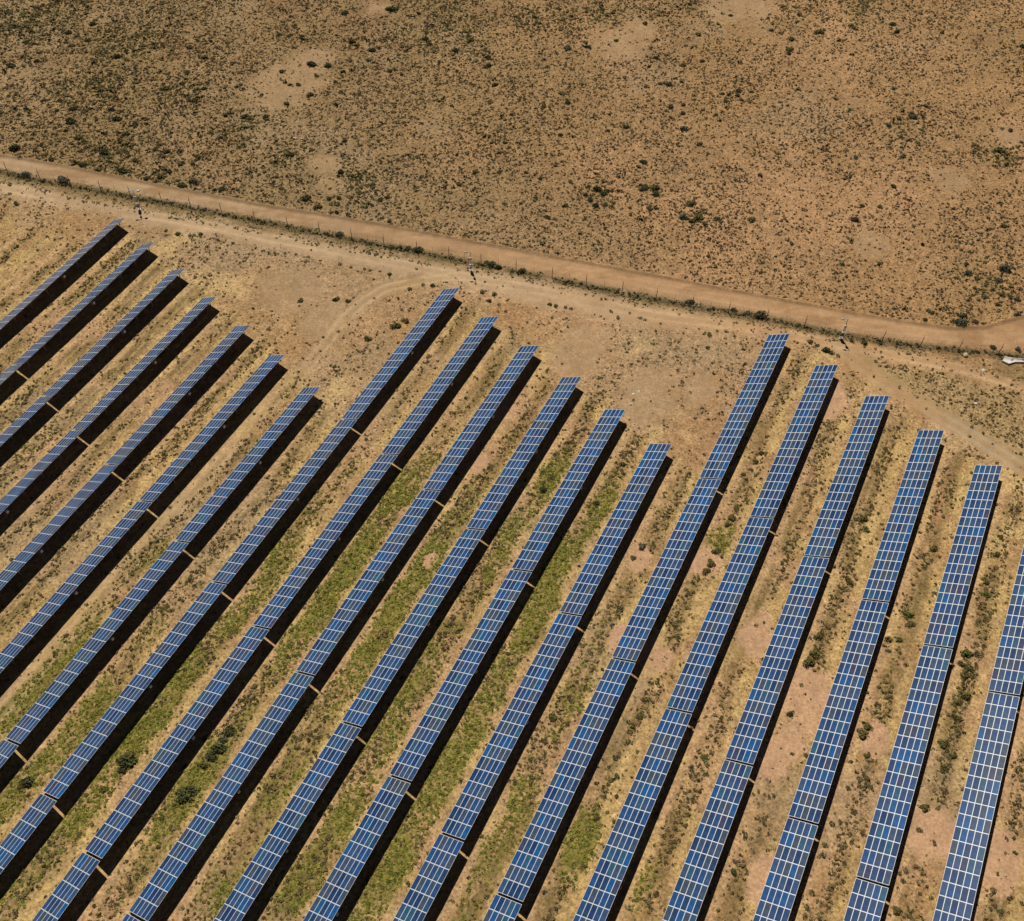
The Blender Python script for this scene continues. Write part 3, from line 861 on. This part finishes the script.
# (px, py, radius m, tone) of the shrubs the photograph shows largest
d, o_, g, br_, bg = 'dark green', 'olive', 'grey green', 'dark brown', 'bright green'
fence_sh = [(26, 175, 1.35, g), (64, 182, 1.75, g), (340, 235, 1.3, d), (418, 250.5, 1.35, d), (408, 249, .9, d), (492, 265, 1.3, d), (487, 263.5, .95, d), (498, 267.5, 1.05, d), (522.5, 271.5, 1.3, d), (689.5, 303, 1.1, d), (761, 316, 1.6, d), (749, 313.5, .9, g), (734, 310, .8, d), (391, 247.5, .9, o_), (400, 248, .8, d), (863.5, 343, 1.0, o_), (852, 341, .8, o_), (147, 205, .6, o_), (370, 244, .7, o_), (993, 348, .9, d), (1018, 350, .8, br_), (880, 344, .7, o_)]
south_sh = [(34, 206, .35, br_), (10, 194, .6, d), (10, 199.5, .55, d), (16, 204, .9, o_), (43, 204, .5, br_), (85, 215, .5, br_), (340, 264.5, .6, d), (351, 267.5, .5, d), (364.5, 269, .5, d), (370, 270.5, .55, d), (380, 271.5, .45, d), (389.5, 274.5, .7, o_), (166, 231, .6, d), (166, 235.5, .5, br_), (178, 234, .8, o_), (190, 235.5, .65, d), (194, 235.5, .6, d), (200.5, 234.5, .75, o_), (218, 240.5, .55, br_), (233, 243.5, .6, br_), (224, 242.5, .4, br_),
            (300.5, 300.5, .85, o_), (348, 301.5, .7, o_), (336, 300, .8, o_), (409.5, 289, .7, o_), (423, 285, .6, d), (433, 285.5, .7, d), (396, 326, 1.1, o_), (406, 321, .9, o_), (367, 339, .9, o_), (482, 292, .8, o_), (494.5, 294.5, .8, o_), (489, 301, .7, o_), (499, 305, .55, o_), (505.5, 311.5, .5, br_), (278, 254, .4, d), (285, 253.5, .5, br_), (296, 254.5, .5, br_), (309, 257, .45, br_),
            (611, 311.5, .55, d), (618, 318, .65, d), (550, 304.5, .7, o_), (556, 306.5, .7, o_), (565.5, 307.5, .6, o_), (571, 309, .6, br_), (640, 318, .6, o_), (645, 320, .5, o_), (709.5, 335, .75, bg), (726, 331.5, .6, o_), (699, 329, .3, br_), (810, 342, .9, o_), (817, 346, .7, o_), (826, 350.5, 1.1, d), (832, 353, .8, o_), (838, 356, .6, br_), (708, 348, .7, o_)]
array_sh = [(126, 763, 1.5, d), (122, 770, 1.0, d), (129, 757, 1.0, o_), (186, 795, 1.5, d), (182, 800, 1.1, d), (190, 789, 1.0, d), (218, 750, 1.3, d), (211, 757, 1.1, d), (205, 765, .9, o_), (229, 732, 1.2, d), (224, 740, .9, g), (28, 783, 1.3, d), (22, 787, .9, o_), (103, 790, .7, o_), (162, 818, .7, o_),
            (790.5, 714, .7, d), (943.5, 744, 1.05, o_), (953, 755, .8, o_), (945, 768, .8, o_), (966, 696, 1.1, o_), (958, 703, .8, o_), (956, 718, .8, o_), (897, 911, .9, o_), (863, 734, 1.2, o_), (868, 727, .9, o_), (848, 788, .55, d), (870, 787, .6, g), (909, 615, 1.0, bg), (911, 624, .8, o_), (966, 654, 1.15, bg), (962, 664, .9, o_), (969, 668, .9, o_), (964, 676, .9, o_), (972, 676, .7, o_), (987, 595, .85, bg), (985, 616, .6, bg), (978, 621, .6, o_), (997, 555, .8, bg), (986, 583, .7, o_), (1000, 537, .7, o_), (1004, 546, .5, d), (934, 549.5, .8, o_), (932, 511, .45, d), (819, 637, 1.0, o_), (809, 662, 1.2, o_), (815, 655, 1.0, o_), (863, 519, .9, o_), (866, 530, .8, o_), (848, 581, .9, o_), (888, 640, .8, o_), (899, 640, .8, o_), (888, 651, .6, g), (906, 665, .5, d),
            (622, 465, .9, o_), (596, 504, .8, d), (543, 490, 1.0, d), (552, 477, .8, o_), (537, 503, .6, o_), (642, 547.5, .8, g), (633, 558, .7, o_), (756, 462, .8, bg), (761, 453, .7, d), (743, 475, .7, o_), (732, 518, .9, o_), (736, 508, .8, o_), (727, 525, .7, o_), (711, 564, 1.1, o_), (706, 571, .9, o_), (716, 552, .9, o_), (618, 607, .5, d), (612, 625, .5, br_), (576, 532, .6, o_), (571, 542, .5, o_),
            (617, 776.5, .6, d), (627, 742, .6, o_), (632, 725.5, .75, o_), (628, 722, .5, d), (640, 716, .8, o_), (615, 758, .6, br_), (745, 836, .6, d), (734, 872, .7, d), (735, 862, .5, br_), (704.6, 758, .7, bg), (691, 767, .5, br_), (596, 818, .7, o_), (553, 719, .8, o_), (806, 755, .5, o_), (825, 845, .6, o_), (823, 855, .6, d), (832, 824, .6, d), (840, 822, .5, br_), (812, 893, .6, o_), (807, 908, .6, d), (805, 916, .6, o_), (903, 881, .5, d), (925, 808, .9, o_), (919, 830, .6, o_), (867, 755, .7, o_), (906, 871, .6, g), (1000, 912, .7, o_), (993, 890, .6, o_), (1018, 805, .5, br_)]
scrub_sh = [(1004, 269, 1.6, g), (984, 297, 1.2, g), (960.5, 323, 1.5, g), (964, 326, 1.1, d), (963, 316, 1.2, g), (1002, 295.5, 1.1, g), (968, 273, 1.2, g), (997, 304.5, 1.0, g), (932, 312.5, .8, d), (925.5, 320, .8, d), (998, 281, 1.2, g), (977, 279, .8, o_), (844, 292, .7, d), (961, 250, .7, d), (986, 258, .6, d), (1018, 300, .9, g), (1010, 297, .8, g), (976, 322, .8, br_), (1017, 315, 1.1, g), (966, 264, .9, o_),
            (311, 65.5, 1.8, d), (328.5, 66.5, 1.6, d), (352, 42.5, 1.7, o_), (390, 71.5, 1.1, d), (391, 11, 1.9, d), (345, 14, 1.5, d), (372, 51, 1.3, d), (282, 72, 1.2, d), (316, 76, 1.0, o_), (287, 104, 1.0, d), (266, 117.5, 1.2, d), (306, 199, 1.7, d), (290, 155, 1.4, o_), (380, 200, 1.1, d), (387, 198, .8, d), (359, 192.5, 1.1, o_), (341, 172, 1.2, d), (352, 176, .9, o_), (329, 199, .9, d), (339, 198.5, .9, d), (318, 207, 1.2, o_), (460, 184.5, 1.2, o_), (475, 172.5, 1.2, o_), (470, 41, 1.6, o_), (456, 51, 1.1, d), (425, 39, 1.4, d), (489, 58, 1.2, d), (488, 66, 1.2, d), (495, 85, 1.0, d), (304, 141, .7, d), (345, 141, 1.0, d), (426, 157, .6, d), (357, 46, .9, o_), (302, 36, .9, d), (278, 36, 1.0, d), (289, 36, .9, d), (298, 85, .9, d), (290, 85, .8, d), (310, 95, 1.3, o_), (335, 82, .9, d), (343, 72, .9, d), (351, 61.5, .8, d), (363, 68, .7, br_), (402, 75, .8, br_), (274, 61, .7, br_), (281, 80, .7, d), (265, 68, .6, br_), (262, 95, .8, d),
            (568, 49, 1.3, g), (587.5, 47.5, 1.4, g), (586, 43, 1.0, o_), (616, 41.5, 1.0, d), (568, 103, 1.1, d), (567, 100, .8, bg), (669, 85, 1.6, g), (660, 84, .9, d), (671, 107, 1.2, br_), (683, 105, .9, br_), (683, 113.5, .9, br_), (683, 129, 1.4, g), (643, 162.5, 1.3, d), (597, 190, 1.5, d), (603, 194, 1.1, d), (590, 200, 1.2, d), (596, 206, 1.1, d), (585, 195, .9, g), (645, 188, 1.5, d), (655, 188, 1.5, o_), (656, 195, 1.3, d), (641, 190, 1.0, g), (650, 209, 1.1, g), (656, 208, 1.0, o_), (683, 217.5, 1.4, g), (698, 218, 1.8, o_), (692, 222, 1.1, o_), (691, 204, 1.5, o_), (548, 217.5, 1.0, d), (699.5, 145, 1.0, d), (738, 91, 1.1, d), (738, 96, .9, d), (702, 61.5, 1.0, o_), (683, 66, 1.2, o_), (656, 58.5, 1.0, br_), (649, 67, .8, br_), (560, 135, .9, d), (559, 128, .7, g), (608, 131, .8, d), (626, 127, 1.3, o_), (540, 179, .9, d), (544, 107, 1.0, o_), (752, 220, 1.2, o_), (718, 219, .9, d), (565, 206, 1.0, o_), (607, 191, 1.0, o_), (605, 96, .7, o_), (544, 60, .8, br_), (645, 24.5, 1.2, o_), (699, 35, 1.1, o_), (731, 15.5, .9, d), (615, 64, .8, bg), (628, 63.5, .7, g), (752, 92, .8, d), (722, 94, .9, d), (729, 95, .8, d), (716, 115, .8, g), (555, 166, .7, d), (567, 148, .7, o_), (630, 208, .7, d), (671, 118, .8, d), (614, 203, .8, o_),
            (893, 25, 1.3, d), (897, 32.5, 1.3, d), (942, 32.5, 1.0, d), (819, 32.5, 1.6, o_), (792, 39.5, 1.3, o_), (790, 50, 1.4, o_), (789, 54, 1.0, d), (893, 88.5, 1.1, g), (913, 117.5, 1.4, g), (1022, 47, 1.2, d), (889, 126, 1.1, g), (903, 156, 1.0, g), (856, 158, .9, g), (850, 176.5, .9, g), (893, 186.5, 1.0, d), (855, 220, 1.3, br_), (1010, 130.5, .9, d), (1002, 129, .8, d), (812, 131, .8, br_), (839, 41, 1.0, o_), (851, 26, 1.2, o_), (772, 30.5, .9, d), (891, 59.5, .8, d), (921, 130, .7, g), (866, 121, .7, d), (862, 206, 1.0, o_), (880, 207, .9, o_), (988, 218, .8, d), (778, 154, .8, g), (1003, 226, 1.1, o_),
            (92, 23, 1.6, d), (68, 32, 1.3, d), (117, 57, 1.5, d), (127, 53, .9, d), (189, 48.5, 1.1, br_), (211, 42, .9, d), (165, 89, 1.3, o_), (204, 89, 1.1, d), (74, 109, 1.3, d), (111, 110, 1.3, g), (70, 122, 1.7, d), (66, 131, .9, d), (116, 120, 1.5, d), (231, 113, 1.1, g), (246, 117, 1.2, d), (16, 149, 2.0, d), (104, 154, 1.6, d), (83, 165.5, 1.4, d), (122, 171.5, 1.5, d), (147, 178, 1.1, d), (79, 138, 1.4, o_), (42, 145, .9, d), (38, 151.5, .7, d), (31, 127, .8, d), (105, 134, 1.2, g), (127, 134, 1.2, o_), (135, 125, 1.0, d), (87, 39, 1.1, d), (25, 41, 1.0, d), (37, 61, 1.3, d), (10, 66, 1.6, d), (31, 30, 1.4, o_), (154, 44, .9, d), (176, 55, .7, o_), (188, 73, 1.1, d), (220, 65, .7, d), (237, 87, .9, g), (60, 101, 1.0, d), (57, 111, .9, d), (190, 137.5, .8, d), (200.5, 137, .8, d), (181, 151, 1.3, o_), (199, 157, 1.4, o_), (166, 152, 1.3, br_), (181, 164, 1.2, g), (193, 182, 1.5, g), (182, 186.5, 1.4, d), (161, 177, 1.4, o_), (222, 190, 1.2, d), (215, 190, .9, d), (169, 172, .9, d), (135, 161, 1.2, d), (51, 160, 1.2, d), (20, 158, .9, d), (210, 153, .8, o_), (146, 120, .8, d), (161, 145, .9, o_)]


def nearest_row(x, y):
    lat, past, k = rowcoord(np.array([x]), np.array([y]))
    return int(k[0]), float(past[0]), float(lat[0])


items = []
for zone, lst in (('fence', fence_sh), ('south', south_sh), ('array', array_sh), ('scrub', scrub_sh)):
    for px, py, rr, tn in lst:
        x, y = at(px, py)
        if zone == 'array':
            k_, past_, lat_ = nearest_row(x, y)
            if .2 < lat_ < 4.9 and 1 <= k_ <= 19 and past_ < 0:
                sh_ = (.2 - lat_) if lat_ < 2 else (5.0 - lat_)
                x += V[0] * sh_; y += V[1] * sh_
        items.append([zone, px, py, rr * (.82 if zone == 'scrub' else .95), tn, x, y])
items.sort(key=lambda q: -q[3])
rest = items[300:]; items = items[:300]
# region phrase for each shrub; ranks from the left inside each region keep the labels apart
buckets = {}
for it in items:
    zone, px, py, rr, tn, x, y = it
    sz = 'large' if rr > 1.15 else ('midsize' if rr > .8 else 'small')
    if zone == 'fence': where = 'along the wire fence'
    elif zone == 'south': where = 'between road and solar rows'
    elif zone == 'array':
        k_, _, _ = nearest_row(x, y)
        where = 'right of the %s solar row' % NUM[max(0, min(18, k_ - 1))]
    else:
        thirds = 'left' if px < 256 else ('centre left' if px < 512 else ('centre right' if px < 768 else 'right'))
        where = 'on the %s %s scrubland' % ('topmost' if py < 80 else ('upper' if py < 160 else 'lower'), thirds)
    buckets.setdefault((sz, tn, where), []).append(it)
ORD = NUM + ['%dth' % i for i in range(20, 60)]
for (sz, tn, where), lst in buckets.items():
    lst.sort(key=lambda q: q[1])
    for i, it in enumerate(lst):
        zone, px, py, rr, tn, x, y = it
        if len(lst) == 1: lab = 'only %s %s bush %s' % (sz, tn, where)
        elif i == 0: lab = 'leftmost %s %s bush %s' % (sz, tn, where)
        elif i == len(lst) - 1: lab = 'rightmost %s %s bush %s' % (sz, tn, where)
        else: lab = '%s from left among %s %s bushes %s' % (ORD[i], sz, tn, where)
        z = gz(x, y) + (float(fbm(np.array([x]), np.array([y]), 60, 40)[0]) - .5) * min(max((y - 215) / 40, 0), 1) * 3.0
        o = link('shrub', random.choice(SH[tn]), None, (x, y, z - .03))
        o.scale = (rr * random.uniform(.9, 1.25), rr * random.uniform(.75, 1.0), rr * random.uniform(.75, 1.0)); o.rotation_euler = (0, 0, random.uniform(0, 6.28) if rr < 1 else random.uniform(-.4, .4))
        tag(o, lab, 'bush', {'fence': 'bushes along the fence', 'south': 'bushes beside the road', 'array': 'bushes between the solar rows', 'scrub': 'bushes on the scrubland'}[zone])

if rest:
    xs = np.array([q[5] for q in rest]); ys = np.array([q[6] for q in rest]); rs = np.array([q[3] for q in rest])
    cs = np.array([TONES[q[4]] for q in rest])
    scatter('small_bushes', xs, ys, rs * .85, rs * .8, cs, [clump_template(700 + i, 60, .85, .45) for i in range(4)], leafm, 'the smallest scattered bushes between the rows and on the scrubland', 'bushes')
print('objects', len(bpy.data.objects))
